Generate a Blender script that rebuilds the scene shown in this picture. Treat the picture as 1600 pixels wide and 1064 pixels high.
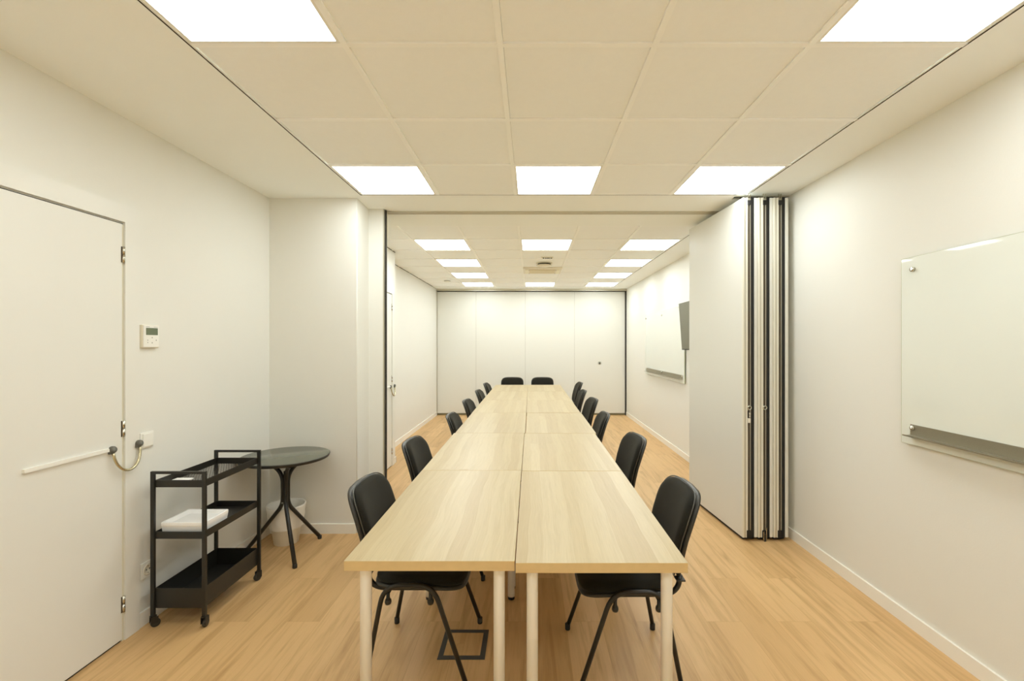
import bpy, bmesh, math, random
from mathutils import Vector, Matrix, Euler
random.seed(7)
for o in list(bpy.data.objects): bpy.data.objects.remove(o)
S = bpy.context.scene
C = S.collection
R = math.radians
CEIL = 2.6536; XL = -2.07; XR = 2.015; YB = -1.6; YE = 9.75

# ------------------------------------------------------------------ camera, world, exposure
cd = bpy.data.cameras.new('camera'); cam = bpy.data.objects.new('camera', cd); C.objects.link(cam)
cam.location = (0, 0, 1.5); cam.rotation_euler = (R(90), 0, 0)
cd.sensor_width = 36; cd.lens = 36*723/1600
cd.shift_x = -29/1600; cd.shift_y = 5.3/1600
cd.clip_start = 0.02
S.camera = cam
w = bpy.data.worlds.new('world'); S.world = w; w.use_nodes = True
w.node_tree.nodes['Background'].inputs[0].default_value = (1, .96, .88, 1)
w.node_tree.nodes['Background'].inputs[1].default_value = .3
S.view_settings.view_transform = 'Standard'; S.view_settings.look = 'None'
S.view_settings.gamma = 1; S.view_settings.use_curve_mapping = False
S.view_settings.exposure = 1.02
S.cycles.max_bounces = 16; S.cycles.diffuse_bounces = 12
LAMP = 5.2                                   # radiance of the ceiling panels
LAMP_COL = (.918, .985, 1.0, 1)

# ------------------------------------------------------------------ materials
MATS = {}
def srgb(r, g, b):
    f = lambda c: (c/255/12.92) if c/255 <= .04045 else ((c/255+.055)/1.055)**2.4
    return (f(r), f(g), f(b), 1)
def mat(name, col, rough=.5, metal=0, bump=0, bscale=200, spec=.5, var=0, vscale=3, coat=0, emit=0):
    m = bpy.data.materials.new(name); m.use_nodes = True; MATS[name] = m
    nt = m.node_tree; b = nt.nodes['Principled BSDF']
    b.inputs['Base Color'].default_value = col
    b.inputs['Roughness'].default_value = rough; b.inputs['Metallic'].default_value = metal
    b.inputs['Specular IOR Level'].default_value = spec
    b.inputs['Coat Weight'].default_value = coat
    b.inputs['Coat Roughness'].default_value = .03
    tc = nt.nodes.new('ShaderNodeTexCoord')
    if var:
        n = nt.nodes.new('ShaderNodeTexNoise'); n.inputs['Scale'].default_value = vscale; n.inputs['Detail'].default_value = 4
        nt.links.new(tc.outputs['Object'], n.inputs['Vector'])
        mx = nt.nodes.new('ShaderNodeMix'); mx.data_type = 'RGBA'
        mx.inputs['A'].default_value = tuple(c*(1-var) for c in col[:3])+(1,)
        mx.inputs['B'].default_value = tuple(min(1, c*(1+var)) for c in col[:3])+(1,)
        nt.links.new(n.outputs['Fac'], mx.inputs['Factor']); nt.links.new(mx.outputs['Result'], b.inputs['Base Color'])
    if bump:
        n = nt.nodes.new('ShaderNodeTexNoise'); n.inputs['Scale'].default_value = bscale; n.inputs['Detail'].default_value = 3
        nt.links.new(tc.outputs['Object'], n.inputs['Vector'])
        bp = nt.nodes.new('ShaderNodeBump'); bp.inputs['Strength'].default_value = bump; bp.inputs['Distance'].default_value = .002
        nt.links.new(n.outputs['Fac'], bp.inputs['Height']); nt.links.new(bp.outputs['Normal'], b.inputs['Normal'])
    if emit:
        b.inputs['Emission Color'].default_value = LAMP_COL; b.inputs['Emission Strength'].default_value = emit
    return m

wall_m   = mat('wall_paint', (.79, .785, .73, 1), .55, bump=.15, bscale=120, var=.012, vscale=1.5, spec=.3)
plast_m  = mat('ceiling_paint', (.925, .945, .92, 1), .8, bump=.1, bscale=150, var=.01, spec=.2)
tile_m   = mat('ceiling_tile', (.93, .945, .935, 1), .9, bump=.3, bscale=300, var=.015, vscale=40, spec=.1)
bar_m    = mat('ceiling_bar', (.97, .98, .96, 1), .5, spec=.3)
trim_m   = mat('trim_white', (.88, .86, .79, 1), .35, bump=.03)
door_m   = mat('door_white', (.79, .785, .73, 1), .35, bump=.05, bscale=60, var=.006)
panel_m  = mat('panel_white', (.745, .745, .69, 1), .45, bump=.06, bscale=400, var=.006)
dark_m   = mat('dark_gap', (.03, .026, .018, 1), .8)
olive_m  = mat('brown_slot', (.08, .06, .035, 1), .6)
alu_m    = mat('aluminium', (.60, .57, .47, 1), .35, metal=.75, bump=.05, bscale=500)
chrome_m = mat('chrome', (.62, .60, .52, 1), .2, metal=1)
steel_m  = mat('brushed_steel', (.36, .33, .25, 1), .42, metal=.8, bump=.15, bscale=500, var=.1, vscale=300)
black_m  = mat('black_metal', (.016, .0145, .011, 1), .38, bump=.05, bscale=300, var=.1)
plastic_m= mat('black_plastic', (.028, .026, .02, 1), .42, bump=.1, bscale=400)
shell_m  = mat('grey_black_shell', (.03, .028, .022, 1), .36, bump=.1, bscale=500)
rubber_m = mat('black_rubber', (.012, .011, .009, 1), .6)
grey_m   = mat('grey_plastic', (.13, .125, .10, 1), .45)
lid_m    = mat('floor_box_grey', (.055, .055, .052, 1), .5, bump=.1)
wplas_m  = mat('white_plastic', (.86, .85, .79, 1), .3, bump=.02)
cream_m  = mat('cream_plastic', (.80, .75, .61, 1), .4, bump=.02)
legw_m   = mat('white_leg', (.93, .92, .86, 1), .3, bump=.02)
box_m    = mat('white_gloss_box', (.95, .95, .94, 1), .18, coat=.4, bump=.02)
paper_m  = mat('white_paper', (.9, .89, .86, 1), .7, bump=.05)
glass_m  = mat('glass_board', (.77, .805, .745, 1), .25, coat=1.0, bump=.0, var=.004)
glassedge= mat('glass_edge', (.42, .46, .27, 1), .15)
lcd_m    = mat('lcd_grey', (.13, .16, .09, 1), .25, bump=.02)
screen_m = mat('tv_screen', (.13, .125, .08, 1), .3, bump=.02)
ttop_m   = mat('dark_table_top', (.12, .122, .09, 1), .22, bump=.03, bscale=300, spec=.8)
bag_m    = mat('bin_liner', (.88, .86, .79, 1), .35, bump=.35, bscale=45)
binin_m  = mat('bin_white', (.86, .84, .74, 1), .4, bump=.05)
lamp_m   = mat('lamp_diffuser', (.9, .9, .88, 1), .5, emit=LAMP*1.06)

def fabric():
    m = mat('black_fabric', (.02, .018, .013, 1), .9, spec=.2)
    nt = m.node_tree; b = nt.nodes['Principled BSDF']
    tc = nt.nodes.new('ShaderNodeTexCoord'); n = nt.nodes.new('ShaderNodeTexVoronoi'); n.inputs['Scale'].default_value = 420
    nt.links.new(tc.outputs['Object'], n.inputs['Vector'])
    r = nt.nodes.new('ShaderNodeValToRGB')
    r.color_ramp.elements[0].color = (.006, .0055, .0035, 1); r.color_ramp.elements[1].color = (.021, .019, .013, 1)
    nt.links.new(n.outputs['Distance'], r.inputs['Fac']); nt.links.new(r.outputs['Color'], b.inputs['Base Color'])
    bp = nt.nodes.new('ShaderNodeBump'); bp.inputs['Strength'].default_value = .5; bp.inputs['Distance'].default_value = .001
    nt.links.new(n.outputs['Distance'], bp.inputs['Height']); nt.links.new(bp.outputs['Normal'], b.inputs['Normal'])
    b.inputs['Sheen Weight'].default_value = .12; b.inputs['Sheen Roughness'].default_value = .4
    b.inputs['Sheen Tint'].default_value = (.8, .75, .6, 1)
    return m
fabric_m = fabric()

def wood(name, rows, cols, c1, c2, c3, grain_col, rough, seam=0.0, distort=.0, objrandom=False, grain=.35, seamcol=(.2, .12, .05, 1), gscale=(38, 1.6, 1), gpos=(.46, .75)):
    """strips run along local Y; rows = strip width, cols = strip length (metres)"""
    m = bpy.data.materials.new(name); m.use_nodes = True; nt = m.node_tree; N = nt.nodes; L = nt.links
    b = N['Principled BSDF']; b.inputs['Roughness'].default_value = rough; b.inputs['Specular IOR Level'].default_value = .4
    tc = N.new('ShaderNodeTexCoord'); mp = N.new('ShaderNodeMapping'); mp.inputs['Rotation'].default_value = (0, 0, R(90))
    src = tc.outputs['Object']
    if objrandom:
        oi = N.new('ShaderNodeObjectInfo'); ml = N.new('ShaderNodeVectorMath'); ml.operation = 'SCALE'
        ml.inputs[0].default_value = (3.7, 9.1, 0); L.new(oi.outputs['Random'], ml.inputs['Scale'])
        ad = N.new('ShaderNodeVectorMath'); L.new(src, ad.inputs[0]); L.new(ml.outputs[0], ad.inputs[1]); src = ad.outputs[0]
    if distort:
        n0 = N.new('ShaderNodeTexNoise'); n0.inputs['Scale'].default_value = 1.6
        L.new(src, n0.inputs['Vector'])
        sb = N.new('ShaderNodeVectorMath'); sb.operation = 'SUBTRACT'; L.new(n0.outputs['Color'], sb.inputs[0]); sb.inputs[1].default_value = (.5, .5, .5)
        sc = N.new('ShaderNodeVectorMath'); sc.operation = 'MULTIPLY'; L.new(sb.outputs[0], sc.inputs[0]); sc.inputs[1].default_value = (distort, distort, 0)
        ad = N.new('ShaderNodeVectorMath'); L.new(src, ad.inputs[0]); L.new(sc.outputs[0], ad.inputs[1]); src = ad.outputs[0]
    L.new(src, mp.inputs['Vector'])
    br = N.new('ShaderNodeTexBrick'); L.new(mp.outputs[0], br.inputs['Vector'])
    br.inputs['Scale'].default_value = 1; br.inputs['Brick Width'].default_value = cols; br.inputs['Row Height'].default_value = rows
    br.inputs['Mortar Size'].default_value = seam; br.inputs['Mortar Smooth'].default_value = .1
    br.offset = .37; br.inputs['Color1'].default_value = (0, 0, 0, 1); br.inputs['Color2'].default_value = (1, 1, 1, 1)
    br.inputs['Mortar'].default_value = (.5, .5, .5, 1); br.inputs['Bias'].default_value = 0
    rp = N.new('ShaderNodeValToRGB'); L.new(br.outputs['Color'], rp.inputs['Fac'])
    e = rp.color_ramp.elements; e[0].color = c1; e[1].color = c3; x = e.new(.5); x.color = c2
    # long grain
    mg = N.new('ShaderNodeMapping'); mg.inputs['Scale'].default_value = gscale; L.new(src, mg.inputs['Vector'])
    off = N.new('ShaderNodeVectorMath'); L.new(mg.outputs[0], off.inputs[0])
    s2 = N.new('ShaderNodeVectorMath'); s2.operation = 'SCALE'; L.new(br.outputs['Color'], s2.inputs[0]); s2.inputs['Scale'].default_value = 17
    L.new(s2.outputs[0], off.inputs[1])
    ng = N.new('ShaderNodeTexNoise'); ng.inputs['Scale'].default_value = 1; ng.inputs['Detail'].default_value = 6; ng.inputs['Roughness'].default_value = .62
    ng.inputs['Distortion'].default_value = .5
    L.new(off.outputs[0], ng.inputs['Vector'])
    gr = N.new('ShaderNodeValToRGB'); gr.color_ramp.elements[0].position = gpos[0]; gr.color_ramp.elements[1].position = gpos[1]
    gr.color_ramp.elements[0].color = (0, 0, 0, 1); gr.color_ramp.elements[1].color = (grain, grain, grain, 1)
    L.new(ng.outputs['Fac'], gr.inputs['Fac'])
    mx = N.new('ShaderNodeMix'); mx.data_type = 'RGBA'; L.new(gr.outputs['Color'], mx.inputs['Factor'])
    L.new(rp.outputs['Color'], mx.inputs['A']); mx.inputs['B'].default_value = grain_col
    # fine fibre
    mf = N.new('ShaderNodeMapping'); mf.inputs['Scale'].default_value = (260, 9, 1); L.new(src, mf.inputs['Vector'])
    nf = N.new('ShaderNodeTexNoise'); nf.inputs['Scale'].default_value = 1; nf.inputs['Detail'].default_value = 2; L.new(mf.outputs[0], nf.inputs['Vector'])
    mr = N.new('ShaderNodeMapRange'); mr.inputs['To Min'].default_value = .90; mr.inputs['To Max'].default_value = 1.08; L.new(nf.outputs['Fac'], mr.inputs['Value'])
    mu = N.new('ShaderNodeVectorMath'); mu.operation = 'SCALE'; L.new(mx.outputs['Result'], mu.inputs[0]); L.new(mr.outputs[0], mu.inputs['Scale'])
    out = mu.outputs[0]
    if seam:
        m3 = N.new('ShaderNodeMix'); m3.data_type = 'RGBA'; L.new(br.outputs['Fac'], m3.inputs['Factor'])
        L.new(out, m3.inputs['A']); m3.inputs['B'].default_value = seamcol; out = m3.outputs['Result']
    L.new(out, b.inputs['Base Color'])
    bp = N.new('ShaderNodeBump'); bp.inputs['Strength'].default_value = .08; bp.inputs['Distance'].default_value = .001
    L.new(nf.outputs['Fac'], bp.inputs['Height']); L.new(bp.outputs['Normal'], b.inputs['Normal'])
    return m
floor_m = wood('floor_planks', .19, 1.25, (.58, .365, .16, 1), (.64, .41, .185, 1), (.69, .455, .215, 1), (.33, .175, .05, 1), .40,
               seam=.0010, grain=.8, seamcol=(.50, .30, .12, 1), distort=0, gscale=(21, 1.3, 1), gpos=(.47, .80))
birch_m = wood('birch_top', .058, 3.7, (.465, .36, .195, 1), (.50, .40, .225, 1), (.54, .445, .265, 1), (.37, .27, .125, 1), .36,
               objrandom=True, distort=.06, grain=.4)
edge_m = mat('birch_edge', (.66, .48, .23, 1), .4, var=.08, vscale=30)

# ------------------------------------------------------------------ mesh helpers
class MB:
    def __init__(self): self.bm = bmesh.new(); self.mi = 0
    def face(self, vs, smooth=False):
        try:
            f = self.bm.faces.new(vs); f.material_index = self.mi; f.smooth = smooth; return f
        except ValueError: return None
    def box(self, x0, x1, y0, y1, z0, z1, bev=0):
        v = [self.bm.verts.new((x, y, z)) for x in (x0, x1) for y in (y0, y1) for z in (z0, z1)]
        fs = [self.face([v[i] for i in q]) for q in ((0,1,3,2),(4,6,7,5),(0,4,5,1),(2,3,7,6),(0,2,6,4),(1,5,7,3))]
        if bev:
            ed = {e for f in fs for e in f.edges}
            r = bmesh.ops.bevel(self.bm, geom=list(ed), offset=bev, segments=2, profile=.7, affect='EDGES')
            for f in r['faces']: f.material_index = self.mi; f.smooth = True
        return self
    def obox(self, c, s, rot, bev=0):
        b2 = MB(); b2.box(-s[0]/2, s[0]/2, -s[1]/2, s[1]/2, -s[2]/2, s[2]/2, bev)
        M = Matrix.Translation(c) @ Euler(rot).to_matrix().to_4x4()
        self.merge(b2, M); return self
    def merge(self, other, M=Matrix()):
        mp = {}
        for v in other.bm.verts: mp[v] = self.bm.verts.new(M @ v.co)
        for f in other.bm.faces:
            nf = self.face([mp[v] for v in f.verts], f.smooth)
        other.bm.free()
    def tube(self, pts, r, n=12, cap=True, closed=False):
        pts = [Vector(p) for p in pts]; rings = []
        m = len(pts); up = None
        for i, p in enumerate(pts):
            if closed: t = (pts[(i+1) % m]-pts[i-1]).normalized()
            else: t = (pts[min(i+1, m-1)]-pts[max(i-1, 0)]).normalized()
            if up is None:
                a = Vector((0, 0, 1)) if abs(t.z) < .9 else Vector((1, 0, 0)); up = (a - t*a.dot(t)).normalized()
            else:
                up = (up - t*up.dot(t)).normalized()
            s = t.cross(up); rr = r[i] if isinstance(r, (list, tuple)) else r
            rings.append([self.bm.verts.new(p+up*math.cos(2*math.pi*k/n)*rr+s*math.sin(2*math.pi*k/n)*rr) for k in range(n)])
        rg = list(range(m if closed else m-1))
        for i in rg:
            a, b = rings[i], rings[(i+1) % m]
            for k in range(n): self.face([a[k], a[(k+1) % n], b[(k+1) % n], b[k]], True)
        if cap and not closed:
            self.face(rings[0][::-1]); self.face(rings[-1])
        return self
    def lathe(self, prof, cx=0, cy=0, n=40, axis='Z', smooth=True):
        rings = []
        for (r, z) in prof:
            ring = []
            for k in range(n):
                a = 2*math.pi*k/n
                if axis == 'Z': co = (cx+r*math.cos(a), cy+r*math.sin(a), z)
                elif axis == 'X': co = (z, cx+r*math.cos(a), cy+r*math.sin(a))
                else: co = (cx+r*math.cos(a), z, cy+r*math.sin(a))
                ring.append(self.bm.verts.new(co))
            rings.append(ring)
        for i in range(len(rings)-1):
            for k in range(n): self.face([rings[i][k], rings[i][(k+1) % n], rings[i+1][(k+1) % n], rings[i+1][k]], smooth)
        self.face(rings[0][::-1]); self.face(rings[-1])
        return self
    def pad(self, hw, hh, th, fn, n=4.5, rings=9, seg=56, edge=.35, back=True, dome=0):
        """rounded (superellipse) cushion; fn(u,v,d)->point, d = thickness direction 0..th"""
        front = []; bk = []
        for j in range(rings+1):
            r = (j/rings)**.75
            fr = []; br_ = []
            for k in range(seg):
                a = 2*math.pi*k/seg; c, s = math.cos(a), math.sin(a)
                u = hw*r*math.copysign(abs(c)**(2/n), c); v = hh*r*math.copysign(abs(s)**(2/n), s)
                drop = (1-r**10)**.5 if r < 1 else 0
                d = th*((1-edge)+edge*drop) + dome*(1-r*r)
                fr.append(self.bm.verts.new(fn(u, v, d))); br_.append(self.bm.verts.new(fn(u, v, 0)))
                if j == 0: break
            front.append(fr); bk.append(br_)
        for rs, fl in ((front, False), (bk, True)):
            for j in range(rings):
                a, b = rs[j], rs[j+1]
                for k in range(seg):
                    q = [a[0], b[k], b[(k+1) % seg]] if len(a) == 1 else [a[k], b[k], b[(k+1) % seg], a[(k+1) % seg]]
                    self.face(q[::-1] if fl else q, True)
        a, b = front[-1], bk[-1]
        for k in range(seg): self.face([a[k], b[k], b[(k+1) % seg], a[(k+1) % seg]], True)
        return self
    def done(self, name, ms, parent=None, loc=None, rotz=None):
        bmesh.ops.recalc_face_normals(self.bm, faces=self.bm.faces)
        me = bpy.data.meshes.new(name); self.bm.to_mesh(me); self.bm.free()
        for m in (ms if isinstance(ms, (list, tuple)) else [ms]): me.materials.append(m)
        o = bpy.data.objects.new(name, me); C.objects.link(o)
        if parent: o.parent = parent
        if loc: o.location = loc
        if rotz: o.rotation_euler = (0, 0, rotz)
        return o
def boxo(name, m, dims, parent=None, bev=0):
    return MB().box(*dims, bev=bev).done(name, m, parent)
def struct(o): o['kind'] = 'structure'; return o
def thing(name, label, cat, loc=(0, 0, 0), rotz=0, group=None):
    o = bpy.data.objects.new(name, None); C.objects.link(o); o.empty_display_size = .1
    o.location = loc; o.rotation_euler = (0, 0, rotz); return tag(o, label, cat, group)
def tag(o, label, cat, group=None):
    o['label'] = label; o['category'] = cat
    if group: o['group'] = group
    return o
KIDS = {}
def dup(root, loc, rotz, label):
    r = root.copy(); C.objects.link(r); r.location = loc; r.rotation_euler = (0, 0, rotz); r['label'] = label
    for ch in [o for o in ALL_CHILD(root)]:
        c = ch.copy(); C.objects.link(c); c.parent = r
        for g in [o for o in ALL_CHILD(ch)]:
            d = g.copy(); C.objects.link(d); d.parent = c
    return r
def ALL_CHILD(o): return [x for x in bpy.data.objects if x.parent == o]
def fillet(pts, rad, n=6):
    pts = [Vector(p) for p in pts]; out = [pts[0]]
    for i in range(1, len(pts)-1):
        p, a, b = pts[i], pts[i-1], pts[i+1]
        r = rad[i-1] if isinstance(rad, (list, tuple)) else rad
        d1 = (a-p); d2 = (b-p); r1 = min(r, d1.length*.49); r2 = min(r, d2.length*.49)
        s = p+d1.normalized()*r1; e = p+d2.normalized()*r2
        for k in range(n+1):
            t = k/n; out.append(s*(1-t)**2+p*2*t*(1-t)+e*t*t)
    out.append(pts[-1]); return out

# ------------------------------------------------------------------ setting: floor, walls
struct(boxo('floor', floor_m, (-2.4, 2.3, YB-.2, YE+.6, -.12, 0)))
struct(boxo('wall_left', wall_m, (XL-.15, XL, YB, 3.668, 0, CEIL+.15)))
struct(boxo('wall_right', wall_m, (XR, XR+.15, YB, YE+.4, 0, CEIL+.15)))
struct(boxo('wall_back', wall_m, (XL-.15, XR+.15, YB-.15, YB, 0, CEIL+.15)))
struct(boxo('wall_front', wall_m, (XL-.15, XR+.15, YE+.25, YE+.4, 0, CEIL+.15)))
# stub wall beside the opening, with a rounded corner and a shallow step back to the jamb
b = MB()
prof = [(XL-.15, 3.668)]
rr = .004; cx, cy = -1.375-rr, 3.668+rr
prof += [(cx+rr*math.sin(t*math.pi/12), cy-rr*math.cos(t*math.pi/12)) for t in range(7)]
prof += [(-1.385, 3.956), (-1.262, 3.956), (-1.262, 3.974), (-1.305, 3.974), (-1.305, 4.20), (XL-.15, 4.20)]
vb = [b.bm.verts.new((x, y, 0)) for x, y in prof]; vt = [b.bm.verts.new((x, y, CEIL+.15)) for x, y in prof]
b.face(vb[::-1]); b.face(vt)
for i in range(len(prof)):
    j = (i+1) % len(prof); b.face([vb[i], vb[j], vt[j], vt[i]], 1 <= i < 7)
struct(b.done('wall_stub', wall_m))
struct(boxo('wall_left_far_block', wall_m, (XL-.15, -1.715, 4.20, 5.86, 0, CEIL+.15)))
struct(boxo('wall_left_far', wall_m, (XL-.15, -1.975, 5.86, YE+.25, 0, CEIL+.15)))
# baseboards
def baseb(name, dims):
    b = MB(); b.box(*dims); b.bm.edges.ensure_lookup_table()
    struct(b.done(name, trim_m))
H = .076; T = .012
baseb('baseboard_right', (XR-T, XR, YB, YE-.05, 0, H))
baseb('baseboard_left', (XL, XL+T, 2.437, 3.668, 0, H))
baseb('baseboard_stub', (XL+T, -1.385, 3.668-T, 3.668, 0, H))
baseb('baseboard_jamb', (-1.375, -1.27, 3.956-T, 3.956, 0, H))
baseb('baseboard_left_far', (-1.975, -1.975+T, 5.872, YE-.05, 0, H))
baseb('baseboard_back', (XL, XR, YB, YB+T, 0, H))
baseb('baseboard_block', (-1.715, -1.703, 5.775, 5.872, 0, H))
b = MB(); b.box(-1.975+T, -1.703, 5.86, 5.872, 0, H); struct(b.done('baseboard_block_return', trim_m))

# ------------------------------------------------------------------ ceiling: plaster strips, tiles, bars
GX = [-1.318+.6*i for i in range(6)]
G1 = [3.590-.6*i for i in range(9)][::-1]          # room 1 grid rows (y)
G2 = [4.525+.6*i for i in range(9)]
lights1 = {(0, 6), (0, 3), (4, 3), (4, 6), (0, 0), (4, 0), (2, 0), (2, 6), (2, 3)} # filled below by actual row numbers
L1 = []; L2 = []
rows1 = len(G1)-1
for r in range(rows1):
    k = rows1-1-r           # 0 = row next to the opening
    if k in (0, 3, 6):
        for c in ((0, 2, 4) if k in (0, 6) else (0, 4)): L1.append((c, r))
for r in (1, 3, 5, 7):
    for c in ((0, 2, 4) if r in (1, 7) else (0, 4)): L2.append((c, r))
b = MB()
top = CEIL+.15
b.mi = 0
b.box(XL-.15, GX[0], YB-.15, 4.525, CEIL, top); b.box(GX[-1], XR+.15, YB-.15, YE+.4, CEIL, top)
b.box(GX[0], GX[-1], YB-.15, G1[0], CEIL, top)
b.box(GX[0], GX[-1], G1[-1], 4.025, CEIL, top); b.box(GX[0], GX[-1], 4.105, G2[0], CEIL, top)
b.box(GX[0], GX[-1], 4.025, 4.105, CEIL+.05, top)
b.box(XL-.15, GX[-1], G2[-1], YE+.4, CEIL, top)
b.mi = 1
rec = .007
def tiles(G, L):
    for r in range(len(G)-1):
        for c in range(5):
            if (c, r) in L: continue
            b.box(GX[c]+.0132, GX[c+1]-.0132, G[r]+.0135, G[r+1]-.0135, CEIL+rec, CEIL+.04)
tiles(G1, L1); tiles(G2, L2)
for r in range(len(G2)-1):                       # narrow cut tiles beside the left wall of the far room
    b.box(XL, GX[0]-.011, G2[r]+.011, G2[r+1]-.011, CEIL+rec, CEIL+.04)
b.mi = 2
for G in (G1, G2):
    for i, x in enumerate(GX):
        hw = .012
        if i == 5 or (i == 0 and G is G1): b.box(x if i == 0 else x-.009, x+.009 if i == 0 else x, G[0], G[-1], CEIL+.003, CEIL+.03)
        else: b.box(x-hw, x+hw, G[0], G[-1], CEIL, CEIL+.03)
    for j, y in enumerate(G):
        x0 = GX[0]+.012 if G is G1 else XL
        b.box(x0, GX[-1], y-.012, y+.012, CEIL+.0008, CEIL+.028)
b.mi = 3                                          # dark shadow gap round the tiled field
for G in (G1, G2):
    b.box(GX[-1]-.0005, GX[-1]+.0016, G[0], G[-1], CEIL-.0006, CEIL+.01)
b.box(GX[0]-.0018, GX[0]+.0005, G1[0], G1[-1], CEIL-.0006, CEIL+.01)
b.box(GX[0], GX[-1], G1[-1]-.002, G1[-1]+.0005, CEIL-.0006, CEIL+.01)
b.box(-1.975, -1.9738, 5.9, YE-.1, CEIL-.002, CEIL+.01)
b.box(-1.715, -1.7138, 4.3, 5.86, CEIL-.002, CEIL+.01)
# cap above everything
b.mi = 0; b.box(XL-.15, XR+.15, YB-.15, YE+.4, top, top+.05)
struct(b.done('ceiling', [plast_m, tile_m, bar_m, dark_m]))

# ------------------------------------------------------------------ ceiling lights
def light_panel(c, r, G, label):
    x0, x1, y0, y1 = GX[c]+.0125, GX[c+1]-.0125, G[r]+.0125, G[r+1]-.0125
    cx, cy = (x0+x1)/2, (y0+y1)/2
    t = thing('ceiling_light', label, 'ceiling light', (cx, cy, CEIL), 0, 'square light panels in the ceiling')
    hx, hy = (x1-x0)/2, (y1-y0)/2
    b = MB(); f = .012
    b.box(-hx, hx, -hy, -hy+f, .001, .04); b.box(-hx, hx, hy-f, hy, .001, .04)
    b.box(-hx, -hx+f, -hy+f, hy-f, .001, .04); b.box(hx-f, hx, -hy+f, hy-f, .001, .04)
    b.done('frame', wplas_m, t)
    MB().box(-hx+f, hx-f, -hy+f, hy-f, .004, .03).done('diffuser', lamp_m, t)
colw = {0: 'left', 2: 'middle', 4: 'right'}
roww1 = {0: 'in the row just before the folding-wall opening', 3: 'cut by the top edge of the picture', 6: 'behind the camera'}
for (c, r) in L1:
    k = rows1-1-r
    light_panel(c, r, G1, 'square white ceiling light, %s one %s' % (colw[c], roww1[k]))
roww2 = {1: 'nearest row', 3: 'second row', 5: 'third row', 7: 'farthest row'}
for (c, r) in L2:
    light_panel(c, r, G2, 'square white ceiling light, %s one in the %s of the far room' % (colw[c], roww2[r]))

# ------------------------------------------------------------------ ceiling fittings in the far room
cxx = (GX[2]+GX[3])/2
t = thing('air_conditioner', 'cream ceiling cassette air conditioner with a central grille in far room', 'air conditioner', (cxx, 7.205, CEIL))
b = MB(); b.box(-.295, .295, -.265, .265, -.022, .002, bev=.006); b.done('panel', cream_m, t)
b = MB(); b.box(-.2, .2, -.17, .17, -.030, -.0225)
for i in range(14):
    x = -.19+i*.0285; b.box(x, x+.008, -.16, .16, -.034, -.0305)
b.done('grille', mat('grille_tan', (.72, .64, .42, 1), .5, bump=.02), t)
for s in (-1, 1):
    b = MB(); b.box(min(s*.215, s*.262), max(s*.215, s*.262), -.19, .19, -.034, -.0225, bev=.004); b.done('louvre', mat('louvre_cream', (.86, .82, .62, 1), .4) if s < 0 else MATS['louvre_cream'], t)
    for y in (-.17, .17): MB().box(s*.205-.006, s*.205+.006, y-.012, y+.012, -.0355, -.0345).done('clip', grey_m, t)
t = thing('air_valve', 'round white ceiling air valve with a dark gap, in front of the air conditioner', 'air vent', (.195, 6.62, CEIL))
MB().lathe([(.118, 0), (.118, -.006), (.1, -.010), (.098, 0)], n=40).done('ring', cream_m, t)
MB().lathe([(.092, .0), (.092, -.018), (.0, -.018)], n=40).done('throat', dark_m, t)
MB().lathe([(.0, -.0225), (.09, -.0225), (.112, -.030), (.112, -.036), (.08, -.046), (0, -.05)], n=40).done('disc', cream_m, t)
t = thing('ceiling_sensor', 'tiny ceiling sensor with a row of dark holes above the round air valve', 'sensor', (.222, 6.19, CEIL+rec))
MB().box(-.08, .08, -.03, .03, -.010, 0, bev=.003).done('housing', cream_m, t)
for x, r_ in ((-.05, .012), (-.018, .011), (.008, .012), (.028, .009), (.055, .012)):
    MB().lathe([(0, -.0105), (r_, -.0105), (r_, -.0175), (0, -.0175)], cx=x, n=12).done('hole', rubber_m, t)
t = thing('smoke_detector', 'small flat round smoke detector on ceiling near far left corner', 'smoke detector', (-1.53, 8.5, CEIL+rec))
MB().lathe([(.055, 0), (.055, -.012), (.035, -.03), (0, -.032)], n=28).done('housing', wplas_m, t)
MB().lathe([(.0565, -.004), (.0575, -.006), (.0575, -.010), (.0565, -.011)], n=28).done('vent_ring', grey_m, t)

# ------------------------------------------------------------------ opening trims and tracks
b = MB()
b.box(-1.2615, -1.2520, 3.955, 3.975, 0, CEIL-.007); b.box(-1.2490, -1.2470, 3.955, 3.975, 0, CEIL-.007)
b.mi = 1; b.box(-1.2515, -1.2495, 3.960, 3.975, 0, CEIL-.007)
b.mi = 2; b.box(-1.2465, -1.2370, 3.962, 3.985, 0, CEIL-.007)
b.mi = 1; b.box(-1.3045, -1.290, 3.990, 4.16, 0, CEIL-.007)
struct(b.done('trim_1', [alu_m, mat('dark_alu', (.16, .15, .10, 1), .4, metal=.5), dark_m]))
b = MB()
b.box(-1.262, GX[-1], 4.027, 4.042, CEIL-.006, CEIL+.049); b.box(-1.262, GX[-1], 4.088, 4.103, CEIL-.006, CEIL+.049)
b.mi = 1; b.box(-1.262, GX[-1], 4.058, 4.072, CEIL+.044, CEIL+.049)
b.mi = 0; b.box(-1.262, GX[-1], 4.042, 4.061, CEIL-.003, CEIL-.001); b.box(-1.262, GX[-1], 4.069, 4.088, CEIL-.003, CEIL-.001)
b.mi = 1; b.box(-1.262, GX[-1], 4.1035, 4.1048, CEIL-.006, CEIL+.04)
struct(b.done('trim_2', [mat('track_cream', (.62, .59, .48, 1), .45, metal=.2), dark_m]))
b = MB()
b.box(1.60, XR, 3.60, 3.625, CEIL-.004, CEIL); b.box(1.60, XR, 3.655, 3.68, CEIL-.004, CEIL)
b.mi = 1; b.box(1.60, XR, 3.625, 3.655, CEIL-.002, CEIL)
struct(b.done('trim_3', [alu_m, dark_m]))
b = MB()
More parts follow.
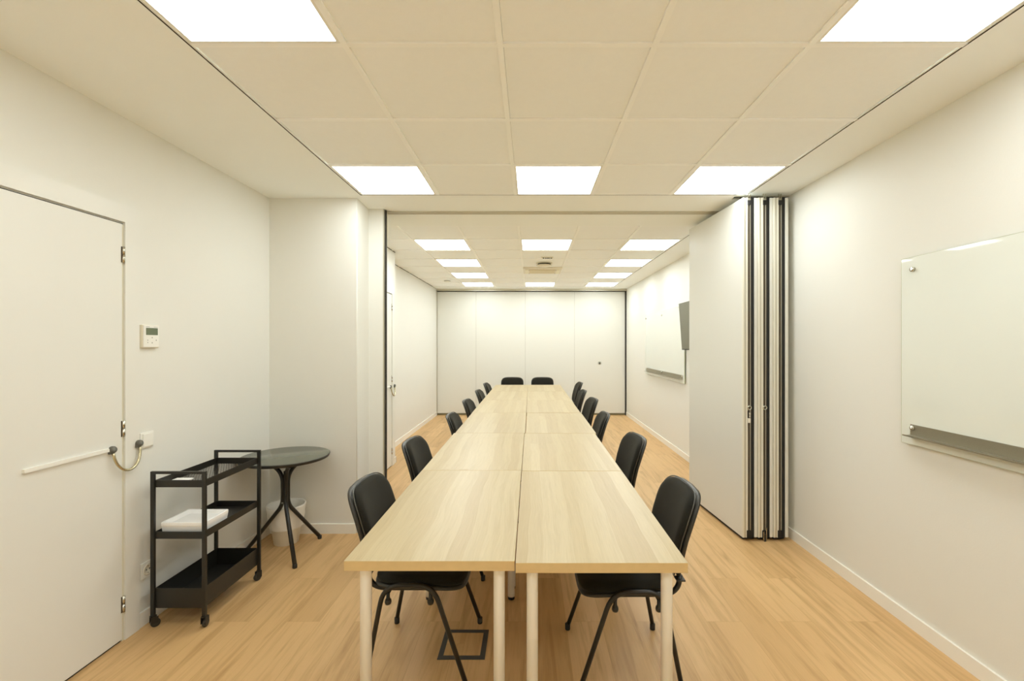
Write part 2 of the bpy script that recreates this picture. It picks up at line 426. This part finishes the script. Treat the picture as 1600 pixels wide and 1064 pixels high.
b.box(-1.972, XR, YE-.05, YE+.13, 2.612, CEIL); b.mi = 1; b.box(-1.972, XR, YE-.047, YE+.13, 2.604, 2.612)
struct(b.done('trim_4', [alu_m, dark_m]))
b = MB(); b.box(XR-.022, XR-.0005, YE-.03, YE+.08, 0.0, 2.604)
struct(b.done('trim_5', rubber_m))
b = MB(); b.box(-1.9745, -1.965, YE-.03, YE+.08, 0.0, 2.604); struct(b.done('trim_6', alu_m))

# ------------------------------------------------------------------ far closed folding wall
px = [-1.963, -1.146, -.108, .93, XR-.024]
lab = ['narrow white wall panel at the far left end of the closed partition',
       'white wall panel second from left in the far closed partition',
       'white wall panel third from left in the far closed partition',
       'white wall panel with a small lock, rightmost of the far closed partition']
for i in range(4):
    x0, x1 = px[i], px[i+1]-.004; cx = (x0+x1)/2; hx = (x1-x0)/2
    t = thing('partition_panel', lab[i], 'wall panel', (cx, YE, 0), 0, 'panels of the closed far partition')
    boxo('board', panel_m, (-hx, hx, 0, .10, .042, 2.598), t)
    boxo('bottom_seal', mat('seal_olive', (.20, .18, .10, 1), .5, metal=.2) if i == 0 else MATS['seal_olive'], (-hx, hx, .012, .088, .004, .0415), t)
    boxo('edge_seal', mat('seam_grey', (.30, .28, .22, 1), .5) if i == 0 else MATS['seam_grey'], (hx, hx+.0038, .003, .097, .042, 2.598), t)
    if i == 3:
        b = MB(); b.lathe([(.034, -.0005), (.034, -.006), (.026, -.007), (0, -.007)], cx=1.456-cx, cy=1.10, axis='Y', n=24)
        lk = b.done('lock_plate', mat('lock_grey', (.45, .44, .36, 1), .4, metal=.5), t)
        b = MB(); b.box(1.456-cx-.014, 1.456-cx+.014, -.013, -.0075, 1.082, 1.112, bev=.003); b.done('keyhole', rubber_m, lk)

# ------------------------------------------------------------------ stacked folding-wall panels on the right
ang = R(4.1); PW = .1135
def stack_panel(i, label):
    off = i*.1175
    base = Vector((1.6135, 3.515, 0)) + Vector((math.cos(0), 0, 0))*off
    t = thing('folding_wall_panel', label, 'wall panel', base, ang, 'folding wall panels parked against the right wall')
    D = .985; z0, z1 = .028, 2.612
    boxo('board', panel_m, (0, PW, .014, D, z0, z1), t)
    b = MB()                                        # extruded end profile
    b.mi = 1; b.box(0, .011, 0, .0135, z0, z1); b.box(.086+.0235, PW, 0, .0135, z0, z1)
    b.mi = 0; b.box(.0125, .024, .003, .0135, z0, z1)
    b.mi = 1; b.box(.024, .036, 0, .0135, z0, z1)
    b.mi = 0; b.box(.0375, .0405, .001, .0135, z0, z1); b.box(.057, .0605, -.001, .0135, z0, z1)
    b.done('edge_profile', [alu_m, mat('profile_cream', (.80, .78, .68, 1), .35) if i == 0 else MATS['profile_cream']], t)
    b = MB(); b.box(.0405, .057, .009, .0135, z0+.05, z1-.045); b.done('locking_slot', olive_m, t)
    b = MB(); b.box(.062, .0665, .004, .0135, z0, z1); b.box(.0675, .084, .002, .0135, z0, z1); b.box(.085, .0895, .006, .0135, z0, z1)
    b.done('rubber_seal', rubber_m, t)
    # white return on the seal side
    boxo('edge_cap', panel_m, (.0900, .1085, 0, .0135, z0, z1), t)
    boxo('bottom_block', rubber_m, (.030, .060, -.003, .004, z0, z0+.055), t)
    boxo('under_sweep', rubber_m, (.012, PW-.012, .03, D-.02, .006, z0-.0005), t)
    hz = 2.62
    h = MB().box(.036, .062, -.004, .008, z1-.055, z1-.02).done('hanger', rubber_m, t)
    MB().tube([(.049, .12, z1), (.049, .12, CEIL-.004)], .008).done('bolt', chrome_m, h)
    MB().box(.038, .043, -.003, .01, z1-.02, CEIL-.012).box(.055, .060, -.003, .01, z1-.02, CEIL-.012).done('bracket', chrome_m, h)
    if i < 2:
        b = MB(); pts = [(.049+.0135*math.cos(a*math.pi/10), -.004, 1.015+.0135*math.sin(a*math.pi/10)) for a in range(20)]
        b.tube(pts, .0042, n=8, closed=True); lk = b.done('lock_ring', chrome_m, t)
        MB().lathe([(.0105, .004), (.0105, -.003), (0, -.003)], cx=.049, cy=1.015, axis='Y', n=20).done('cylinder', olive_m, lk)
    if i == 0:
        b = MB(); b.box(.039, .059, -.003, .006, .900, .935); b.box(.041, .057, -.0025, .006, .943, .955); b.box(.041, .057, -.0025, .006, .962, .977)
        b.done('latch_plate', MATS['profile_cream'], t)
        boxo('latch_hook', rubber_m, (.036, .046, -.004, .003, .937, .992), t)
    if i == 1:
        b = MB(); b.box(.036, .0405, -.008, .002, .006, .075); b.box(.0575, .062, -.008, .002, .006, .105)
        b.done('floor_bolt_guide', chrome_m, t)
        boxo('floor_bolt', rubber_m, (.0405, .0575, -.009, -.003, .0, .055), t)
stack_panel(0, 'white folding wall panel showing its whole flat side, leftmost of the parked stack')
stack_panel(1, 'folding wall panel in the middle of the parked stack, with ring lock and floor bolt')
stack_panel(2, 'folding wall panel nearest the right wall in the parked stack, without a ring lock')

# ------------------------------------------------------------------ doors
def door(name, x, ya, yb, zt=2.104, hinge_hi=True, full=True):
    """door leaf in a left-hand wall face at x (room to +X); hinges on the yb side"""
    leaf = MB(); leaf.box(x+.001, x+.012, ya, yb, .012, zt); o = struct(leaf.done(name, door_m))
    b = MB(); fw = .10
    b.box(x, x+.016, yb+.014, yb+fw, 0, zt+.10); b.box(x, x+.016, ya-fw, ya-.014, 0, zt+.10)
    b.box(x, x+.016, ya-.014, yb+.014, zt+.012, zt+.10)
    b.done('door_frame', door_m, o)
    b = MB(); b.box(x, x+.008, yb+.003, yb+.0135, .0, zt); b.box(x, x+.008, ya-.0135, ya-.003, .0, zt)
    b.done('frame_rebate', mat('rebate_cream', (.72, .69, .55, 1), .4) if 'rebate_cream' not in MATS else MATS['rebate_cream'], o)
    b = MB(); b.box(x, x+.004, ya-.0135, yb+.0135, zt+.0005, zt+.0055); b.box(x, x+.003, ya, yb, .0, .0115)
    b.done('shadow_gap', dark_m, o)
    for hz in (1.95, 1.072, .186):
        h = MB().tube([(x+.014, yb+.006, hz-.04), (x+.014, yb+.006, hz-.001)], .0075).done('hinge', chrome_m, o)
        MB().tube([(x+.014, yb+.006, hz+.001), (x+.014, yb+.006, hz+.04)], .0075).done('knuckle', chrome_m, h)
        MB().box(x+.0121, x+.0135, yb-.006, yb+.004, hz-.04, hz+.04).done('leaf_plate', olive_m, h)
    # surface cable duct and armoured loop across the hinge side
    zc = .983
    MB().box(x+.0122, x+.024, yb-.46, yb-.082, zc-.008, zc+.008).done('cable_duct', wplas_m, o)
    def capmesh(y, z, x0):
        b = MB(); b.lathe([(.0175, x0), (.0175, x0+.012), (.014, x0+.018), (.0, x0+.020)], cx=y, cy=z, axis='X', n=24)
        b.box(x0, x0+.012, y-.018, y-.004, z-.019, z-.004); return b
    capmesh(yb-.06, zc-.003, x+.0122).done('loop_cap', grey_m, o)
    capmesh(yb+.09, zc-.003, x+.0162).done('loop_cap', grey_m, o)
    pts = []
    for k in range(25):
        t = k/24; a = math.pi+math.pi*t
        y = yb+.015+.077*math.cos(a); z = zc-.02+.10*math.sin(a) if True else 0
        pts.append((x+.024+.014*math.sin(math.pi*t), y, z))
    MB().tube(pts, .0068, n=10).done('cable_loop', mat('loop_brass', (.60, .54, .36, 1), .25, metal=.9) if 'loop_brass' not in MATS else MATS['loop_brass'], o)
    return o
door('door_1', XL, 1.45, 2.331)
door('door_2', -1.715, 4.85, 5.672)

# ------------------------------------------------------------------ wall fittings on the left wall
t = thing('thermostat', 'white wall thermostat with grey screen beside the door', 'thermostat', (XL, 2.502, 1.54))
MB().box(0, .016, -.055, .055, -.062, .062, bev=.004).done('case', cream_m, t)
MB().box(.0162, .019, -.050, .052, -.058, .060, bev=.001).done('front_plate', wplas_m, t)
MB().box(.0192, .0202, -.034, .043, .008, .046).done('screen', lcd_m, t)
b = MB()
for y, z, s in ((.006, -.006, .0022), (.033, -.020, .0022), (.006, -.034, .0022), (-.023, -.020, .0017), (-.023, -.033, .0017)):
    MB().box(.0192, .0197, y-s, y+s, z-s*1.3, z+s*1.3).done('button', grey_m, t)
MB().box(.0192, .0195, -.034, -.010, .0508, .0522).done('printed_mark', grey_m, t)
MB().box(.0192, .0195, .017, .043, .0508, .0522).done('printed_mark', grey_m, t)
t = thing('light_switch', 'white double light switch beside the door cable loop', 'switch', (XL, 2.487, .985))
MB().box(0, .010, -.042, .042, -.042, .042, bev=.002).done('plate', wplas_m, t)
MB().box(.0102, .0145, -.03, .036, -.034, .034, bev=.0015).done('rocker', wplas_m, t)
t = thing('power_socket', 'white round-pin wall socket low on wall behind the trolley', 'socket', (XL, 2.492, .288))
MB().box(0, .009, -.042, .042, -.042, .042, bev=.002).done('plate', wplas_m, t)
b = MB(); b.lathe([(.030, .0092), (.030, .0125), (.026, .0130), (.0215, .0125), (.0205, .0095), (0, .0095)], axis='X', n=32)
b.done('socket_well', cream_m, t)
b = MB()
for y in (-.0095, .0095): b.lathe([(.0036, .0096), (.0036, .0102), (0, .0102)], cx=y, cy=0, axis='X', n=12)
b.done('pin_holes', dark_m, t)
for z in (.018, -.018): MB().box(.0098, .0115, -.003, .003, z-.0025, z+.0025).done('earth_clip', steel_m, t)

# ------------------------------------------------------------------ glass boards on the right wall
def board(y0, y1, z0, z1, label, tray0, tray1):
    t = thing('glass_board', label, 'whiteboard', (XR, (y0+y1)/2, z0), 0)
    hy = (y1-y0)/2; hz = z1-z0; cy = (y0+y1)/2
    b = MB(); b.box(-.022, -.016, -hy, hy, 0, hz); b.done('glass', glass_m, t)
    b = MB(); b.box(-.0225, -.0155, hy, hy+.0012, 0, hz); b.box(-.0225, -.0155, -hy-.0012, -hy, 0, hz)
    b.box(-.0225, -.0155, -hy, hy, -.0012, 0); b.box(-.0225, -.0155, -hy, hy, hz, hz+.0012)
    b.done('glass_edge', glassedge, t)
    ys = [hy-.078, 0, -hy+.078] if hy > .8 else [hy-.078, -hy+.078]
    for y in ys:
        for z in (hz-.065, .088):
            MB().lathe([(.0125, -.0225), (.0125, -.034), (.010, -.036), (0, -.036)], cx=y, cy=z, axis='X', n=20).done('fixing_pin', chrome_m, t)
            MB().lathe([(.008, -.0002), (.008, -.0155), (0, -.0155)], cx=y, cy=z, axis='X', n=12).done('stand_off', chrome_m, t)
    b = MB(); b.box(-.0255, -.0228, tray0-cy, tray1-cy, .050, .105); b.box(-.066, -.0255, tray0-cy, tray1-cy, .046, .0495)
    b.box(-.068, -.0655, tray0-cy, tray1-cy, .0455, .053)
    b.done('pen_tray', steel_m, t)
board(1.03, 2.486, .975, 1.953, 'glass whiteboard with long metal pen tray on the near right wall', 1.10, 2.425)
board(5.99, 8.03, .985, 2.0, 'glass whiteboard beyond the parked panels, on far room right wall', 6.06, 7.93)

# television behind the parked panels
t = thing('television', 'grey flat television on far room right wall, mostly behind the parked panels', 'television', (XR, 5.42, 1.72))
t.rotation_euler = (0, R(-4), 0)
MB().box(-.105, -.072, -.485, .485, -.29, .30, bev=.004).done('case', plastic_m, t)
MB().box(-.1068, -.1052, -.478, .478, -.276, .293).done('screen', screen_m, t)
MB().box(-.072, -.02, -.15, .15, -.12, .12).done('wall_bracket', black_m, t)

# ------------------------------------------------------------------ tables
LT, WT = 1.160, .598
def make_table(name='table'):
    t = bpy.data.objects.new(name, None); C.objects.link(t)
    b = MB(); b.mi = 1
    z0, z1 = .705, .74
    b.box(-WT/2, WT/2, 0, LT, z0, z1, bev=.0012)
    bmesh.ops.recalc_face_normals(b.bm, faces=b.bm.faces)
    for f in b.bm.faces:
        f.smooth = False
        if f.normal.z > .9: f.material_index = 0
    b.done('table_top', [birch_m, edge_m], t)
    for sx in (-1, 1):
        for y in (.055, LT-.055):
            x = sx*(WT/2-.058)
            l = MB().lathe([(.0205, .018), (.0205, .690), (.0215, .692), (.03, .7035), (.03, .7045)], cx=x, cy=y, n=24).done('leg', legw_m, t)
            MB().lathe([(.017, 0), (.0195, .002), (.0195, .0176), (.015, .0178)], cx=x, cy=y, n=20).done('foot_cap', rubber_m, l)
    return t
t0 = make_table('meeting_table')
ordn = ['nearest', 'second', 'third', 'fourth', 'fifth', 'farthest']
xl = [-.3545, -.3535, -.3455, -.3480, -.3480, -.3480]
xr = [.2470, .2475, .2590, .2525, .2525, .2525]
yl = [1.619+1.163*i for i in range(6)]; yr = [1.605+1.166*i for i in range(6)]
yr[3] += .006
for side, X, Y in (('left', xl, yl), ('right', xr, yr)):
    for i in range(6):
        lab_ = ('pale birch table with white legs, %s from the camera in the %s row' % (ordn[i], side)) if i not in (0, 5) else \
               ('pale birch table with white legs, %s one of the %s row' % (ordn[i], side))
        if t0 is not None and side == 'left' and i == 0:
            t0.location = (X[i], Y[i], 0); tag(t0, lab_, 'table', 'birch meeting tables pushed together'); proto = t0
        else:
            dup(proto, (X[i], Y[i], 0), 0, lab_)

# ------------------------------------------------------------------ chairs
def make_chair():
    t = bpy.data.objects.new('conference_chair', None); C.objects.link(t)
    # seat: black pan + fabric cushion
    def seatf(u, v, d):
        x = .0+u; y = v
        z = .428 + d + .012*(x/.2)**2*(1 if x < 0 else -1.0) + .010*(abs(y)/.22)**2.5
        return (x, y, z)
    MB().pad(.208, .226, .018, lambda u, v, d: seatf(u, v, d-.010), n=5, edge=.5).done('seat_pan', shell_m, t)
    MB().pad(.203, .221, .036, lambda u, v, d: seatf(u, v, d+.0085), n=5, edge=.6, dome=.004).done('seat', fabric_m, t)
    # backrest: curved in plan, leaning back
    zc = .66; hh = .183; hw = .218; tl = math.tan(R(15))
    def backf(u, v, d):       # u lateral, v up, d forward
        k = 1-.07*max(0, -v/hh)                      # slightly narrower at the foot
        y = u*k; cz = v
        x = -.262 - v*tl + (.036*(abs(y)/hw)**2.2) - .012*(v/hh)**2 + d
        return (x, y, zc+v+d*.25-.008*(abs(y)/hw)**3*(1 if v > 0 else 0))
    MB().pad(hw, hh, .026, lambda u, v, d: backf(u, v, d-.026), n=5.2, edge=.55, ).done('back_shell', shell_m, t)
    MB().pad(hw-.006, hh-.006, .026, lambda u, v, d: backf(u, v, d+.0005), n=5.2, edge=.75, dome=.012).done('backrest', fabric_m, t)
    b = MB(); pts = []
    for k in range(64):
        a = 2*math.pi*k/64; c, s = math.cos(a), math.sin(a); n = 5.2
        pts.append(backf(hw*math.copysign(abs(c)**(2/n), c), hh*math.copysign(abs(s)**(2/n), s), 0.0))
    b.tube(pts, .0030, n=6, closed=True); b.done('piping', mat('piping_grey', (.055, .052, .04, 1), .35), t)
    # side hoops (front and rear leg in one bent tube)
    for s in (-1, 1):
        P = [(-.225, s*.248, .012), (-.142, s*.232, .452), (.072, s*.232, .452), (.225, s*.248, .012)]
        f = MB().tube(fillet(P, .075, 7), .0105, n=12).done('leg_frame', black_m, t)
        for x in (-.225, .225):
            MB().lathe([(.0125, 0), (.0135, .004), (.0135, .030), (.011, .032)], cx=x+(.002 if x < 0 else -.002), cy=s*.2475, n=16).done('foot_cap', rubber_m, f)
        # back support rail under the seat, sweeping up behind it
        P = [(.15, s*.165, .408), (-.19, s*.165, .408), (-.228, s*.165, .44), (-.234, s*.165, .492)]
        rl = MB().tube(fillet(P, [.04, .03], 6), .0115, n=12).done('back_support', black_m, t)
        MB().box(-.252, -.214, s*.165-.022, s*.165+.022, .472, .479, bev=.002).done('bracket', plastic_m, rl)
    for x in (-.125, .060):
        cb = MB().tube([(x, -.226, .418), (x, .226, .418)], .009, n=10).done('cross_bar', black_m, t)
        for s in (-1, 1):
            MB().tube([(x, s*.226, .424), (x, s*.226, .396), (x, s*.226, .386)], [.008, .008, .013], n=12).lathe([(0.0, .366), (.012, .369), (.0145, .378), (.013, .388), (0, .392)], cx=x, cy=s*.226, n=14).done('stacking_knob', plastic_m, cb)
    return t
ch = make_chair(); first = True
GRP = 'black conference chairs around the joined tables'
def chair(x, y, deg, label):
    global first
    if first:
        ch.location = (x, y, 0); ch.rotation_euler = (0, 0, R(deg)); tag(ch, label, 'chair', GRP); first = False
    else: dup(ch, (x, y, 0), R(deg), label)
LC = [(-.495, 2.24, 0), (-.515, 3.19, -2), (-.441, 4.36, 0), (-.450, 5.46, -3), (-.442, 6.615, -1), (-.445, 7.775, -2)]
RC = [(.418, 2.185, 180), (.462, 3.32, 184), (.403, 4.42, 180), (.460, 5.60, 186), (.452, 6.615, 181), (.545, 7.94, 183)]
for (side, L_) in (('left', LC), ('right', RC)):
    for i, (x, y, a) in enumerate(L_):
        if i == 0: lab_ = 'black fabric chair at %s side of the nearest table, legs seen underneath' % side
        elif i == 5: lab_ = 'black fabric chair farthest away along the %s side of the tables' % side
        else: lab_ = 'black fabric chair, %s from the camera along the %s side of the tables' % (ordn[i], side)
        chair(x, y, a, lab_)
chair(-.357, 8.805, -90, 'black chair at the far head of the tables, left one of the two')
chair(.232, 8.805, -90, 'black chair at the far head of the tables, right one of the two')

# ------------------------------------------------------------------ floor box under the nearest table
t = thing('floor_box', 'square floor socket box with dark grey rim under the nearest left table', 'floor box', (-.331, 2.31, 0))
b = MB(); a, c_, f = .113, .088, .0
b.box(-a, a, -a, -c_, .0005, .004); b.box(-a, a, c_, a, .0005, .004); b.box(-a, -c_, -c_, c_, .0005, .004); b.box(c_, a, -c_, c_, .0005, .004)
b.done('rim', lid_m, t)
boxo('lid', floor_m, (-c_, c_, -c_, c_, .0004, .0028), t)

# ------------------------------------------------------------------ trolley
t = thing('trolley', 'black three-tier metal trolley on castors beside the left wall', 'trolley', (-1.862, 2.695, 0))
hx, hy = .136, .246; ps = .0095
def post(x, y): return MB().box(x-ps, x+ps, y-ps*.7, y+ps*.7, .062, .8255)
for x in (-hx, hx):
    for y in (-hy, hy): post(x, y).done('post', black_m, t)
for y in (-hy, hy): MB().box(-hx+ps, hx-ps, y-ps*.7, y+ps*.7, .8125, .8255).done('handle', black_m, t)
def tray(z0, z1, mesh=False):
    b = MB(); e = .003; X, Y = hx-ps-.0005, hy-.007
    b.box(-X, X, -Y-.004, -Y+e-.004, z0, z1); b.box(-X, X, Y-e+.004, Y+.004, z0, z1)
    b.box(-hx-.002+e, -hx+.003, -Y, Y, z0, z1) if False else b.box(-X-.004, -X+e-.004, -Y, Y, z0, z1)
    b.box(X-e+.004, X+.004, -Y, Y, z0, z1)
    if not mesh: b.box(-X, X, -Y, Y, z0, z0+.003)
    o = b.done('tray', black_m, t)
    if mesh:
        m = MB(); p = .0150
        # crossing diagonal strands
        n = int((2*X+2*Y)/p)
        for s in (1, -1):
            for k in range(1, n):
                c = -X-Y+k*p*1.0                        # line  y = s*x*? ; use slope 2
                pts = []
                for xx in (-X, X):
                    yy = c*1.6+s*1.6*xx; pts.append((xx, yy))
                (xa, ya), (xb, yb_) = pts
                def clip(xa, ya, xb, yb_):
                    if ya > yb_: xa, ya, xb, yb_ = xb, yb_*1.0, xa, ya
                    if yb_ <= -Y or ya >= Y: return None
                    if ya < -Y: f = (-Y-ya)/(yb_-ya); xa += (xb-xa)*f; ya = -Y
                    if yb_ > Y: f = (Y-ya)/(yb_-ya); xb = xa+(xb-xa)*f; yb_ = Y
                    return xa, ya, xb, yb_
                q = clip(xa, ya, xb, yb_)
                if not q: continue
                xa, ya, xb, yb_ = q; d = Vector((xb-xa, yb_-ya, 0))
                if d.length < .004: continue
                nrm = Vector((-d.y, d.x, 0)).normalized()*.0010
                zz = z0+.0015
                vs = [m.bm.verts.new(Vector((xa, ya, zz+h))+nrm*g) for h in (0, .0012) for g in (-1, 1)] + [m.bm.verts.new(Vector((xb, yb_, zz+h))+nrm*g) for h in (0, .0012) for g in (-1, 1)]
                for f_ in ((0,1,5,4),(2,6,7,3),(0,4,6,2),(1,3,7,5)): m.face([vs[i_] for i_ in f_])
        m.done('mesh_base', black_m, o)
    return o
tray(.740, .778, True); tray(.467, .505); tray(.100, .205)
for i, (x, y, rz) in enumerate(((-hx, -hy, -35), (hx, -hy, 5), (hx, hy, -40), (-hx, hy, 30))):
    ca = MB(); ca.box(-.012, .012, -.012, .012, .056, .0615); ca.box(-.013, -.010, -.012, .020, .022, .056); ca.box(.010, .013, -.012, .020, .022, .056)
    c1 = ca.done('castor', black_m, t); c1.location = (x, y, 0); c1.rotation_euler = (0, 0, R(rz+180 if y > 0 else rz))
    wh = MB().lathe([(.010, -.0085), (.019, -.0085), (.0215, -.006), (.0215, .006), (.019, .0085), (.010, .0085)], cx=.010, cy=.0215, axis='X', n=28).done('wheel', plastic_m, c1)

b = MB(); X0, X1, Y0, Y1 = -.125, .118, -.098, .098
def ringbox(b, x0, x1, y0, y1, z, x2, x3, y2, y3, zz):
    pass
o = thing('storage_tray', 'shallow white plastic box on the middle shelf of the trolley', 'box', (-1.862, 2.575, .4705))
b = MB()
def quadring(b, A, B, za, zb):
    va = [b.bm.verts.new((x, y, za)) for x, y in A]; vb_ = [b.bm.verts.new((x, y, zb)) for x, y in B]
    for i in range(len(A)): b.face([va[i], va[(i+1) % len(A)], vb_[(i+1) % len(A)], vb_[i]])
    return va, vb_
def rrect(hx_, hy_, r, n=4):
    p = []
    for qx, qy, a0 in ((1, 1, 0), (-1, 1, 90), (-1, -1, 180), (1, -1, 270)):
        for k in range(n+1):
            a = R(a0+90*k/n); p.append((qx*(hx_-r)+r*math.cos(a), qy*(hy_-r)+r*math.sin(a)))
    return p
lv = [(rrect(.109, .095, .006), 0), (rrect(.1165, .102, .008), .056), (rrect(.117, .103, .008), .0575), (rrect(.117, .103, .008), .072),
      (rrect(.115, .101, .008), .0745), (rrect(.106, .092, .010), .0745), (rrect(.086, .070, .010), .060)]
rings = [[b.bm.verts.new((x, y, z)) for x, y in A] for A, z in lv]
for i in range(len(rings)-1):
    n = len(rings[i])
    for k in range(n): b.face([rings[i][k], rings[i][(k+1) % n], rings[i+1][(k+1) % n], rings[i+1][k]])
b.face(rings[0][::-1]); b.face(rings[-1])
b.done('body', box_m, o)
b = MB(); b.box(-.115, .115, -.1032, -.1028, .0556, .0572); b.done('lid_seam', cream_m, o)
tag(MB().box(-.055, .035, -.07, .05, 0, .006).done('paper_sheet', paper_m, loc=(-1.925, 2.545, .7435)), 'small white paper pack lying on the trolley top mesh shelf', 'paper')

# ------------------------------------------------------------------ round table
cx, cy = -1.775, 3.35
t = thing('round_table', 'small round dark-topped table on three bent black legs in the corner', 'table', (cx, cy, 0))
zt = .692
MB().lathe([(0, zt-.022), (.285, zt-.022), (.292, zt-.018), (.298, zt-.004), (.2975, zt), (.294, zt+.001)], n=80).done('rim', plastic_m, t)
MB().lathe([(0, zt+.0012), (.2935, zt+.0012), (.292, zt+.0022), (0, zt+.0022)], n=80).done('table_top', ttop_m, t)
for a in (55, -52, 180):
    d = Vector((math.cos(R(a)), math.sin(R(a)), 0)); rad = .272 if a != 55 else .262
    if a == -52: rad = .32
    P = [d*rad+Vector((0, 0, .018)), d*.019+Vector((0, 0, .335)), d*.019+Vector((0, 0, .560)), d*.115+Vector((0, 0, .640)), d*.20+Vector((0, 0, .656))]
    l = MB().tube(fillet(P, [.05, .07, .04], 8), .0138, n=14).done('leg', black_m, t)
    e = d*rad
    MB().lathe([(.013, 0), (.015, .003), (.015, .024), (.012, .027)], cx=e.x, cy=e.y, n=16).done('foot_cap', rubber_m, l)
MB().tube([(.0, -.035, .362), (.0, -.045, .362)], .006).done('screw', chrome_m, t)
MB().lathe([(.012, .345), (.012, .58)], n=12).done('core', black_m, t)

# ------------------------------------------------------------------ waste bin with liner
t = thing('waste_bin', 'cream waste bin with a crumpled white liner in the corner behind round table', 'bin', (-1.85, 3.505, 0))
MB().lathe([(.083, .0), (.0855, .002), (.124, .272), (.128, .275), (.130, .283), (.127, .285), (.120, .272), (.080, .006), (0, .006)], n=48).done('bucket', binin_m, t)
b = MB(); n = 96
def lin(rf, z, amp, fr, ph):
    out = []
    for k in range(n):
        a = 2*math.pi*k/n
        w_ = amp*(math.sin(fr*a+ph)*.5+math.sin(2.7*fr*a+ph*2)*.3+random.uniform(-.3, .3))
        out.append(b.bm.verts.new(((rf+w_)*math.cos(a), (rf+w_)*math.sin(a), z+w_*1.2)))
    return out
spec = [(.110, .12, .002), (.1165, .150, .003), (.118, .165, .004), (.123, .185, .003), (.1255, .205, .004), (.1275, .230, .003), (.1315, .255, .003), (.1345, .275, .002), (.1355, .288, .0012), (.1315, .2905, .001), (.119, .282, .002), (.110, .23, .004), (.103, .17, .004)]
rg = [lin(r_, z_, a_, 9, i*1.3) for i, (r_, z_, a_) in enumerate(spec)]
for i in range(len(rg)-1):
    for k in range(n): b.face([rg[i][k], rg[i][(k+1) % n], rg[i+1][(k+1) % n], rg[i+1][k]], True)
b.done('bin_liner', bag_m, t)
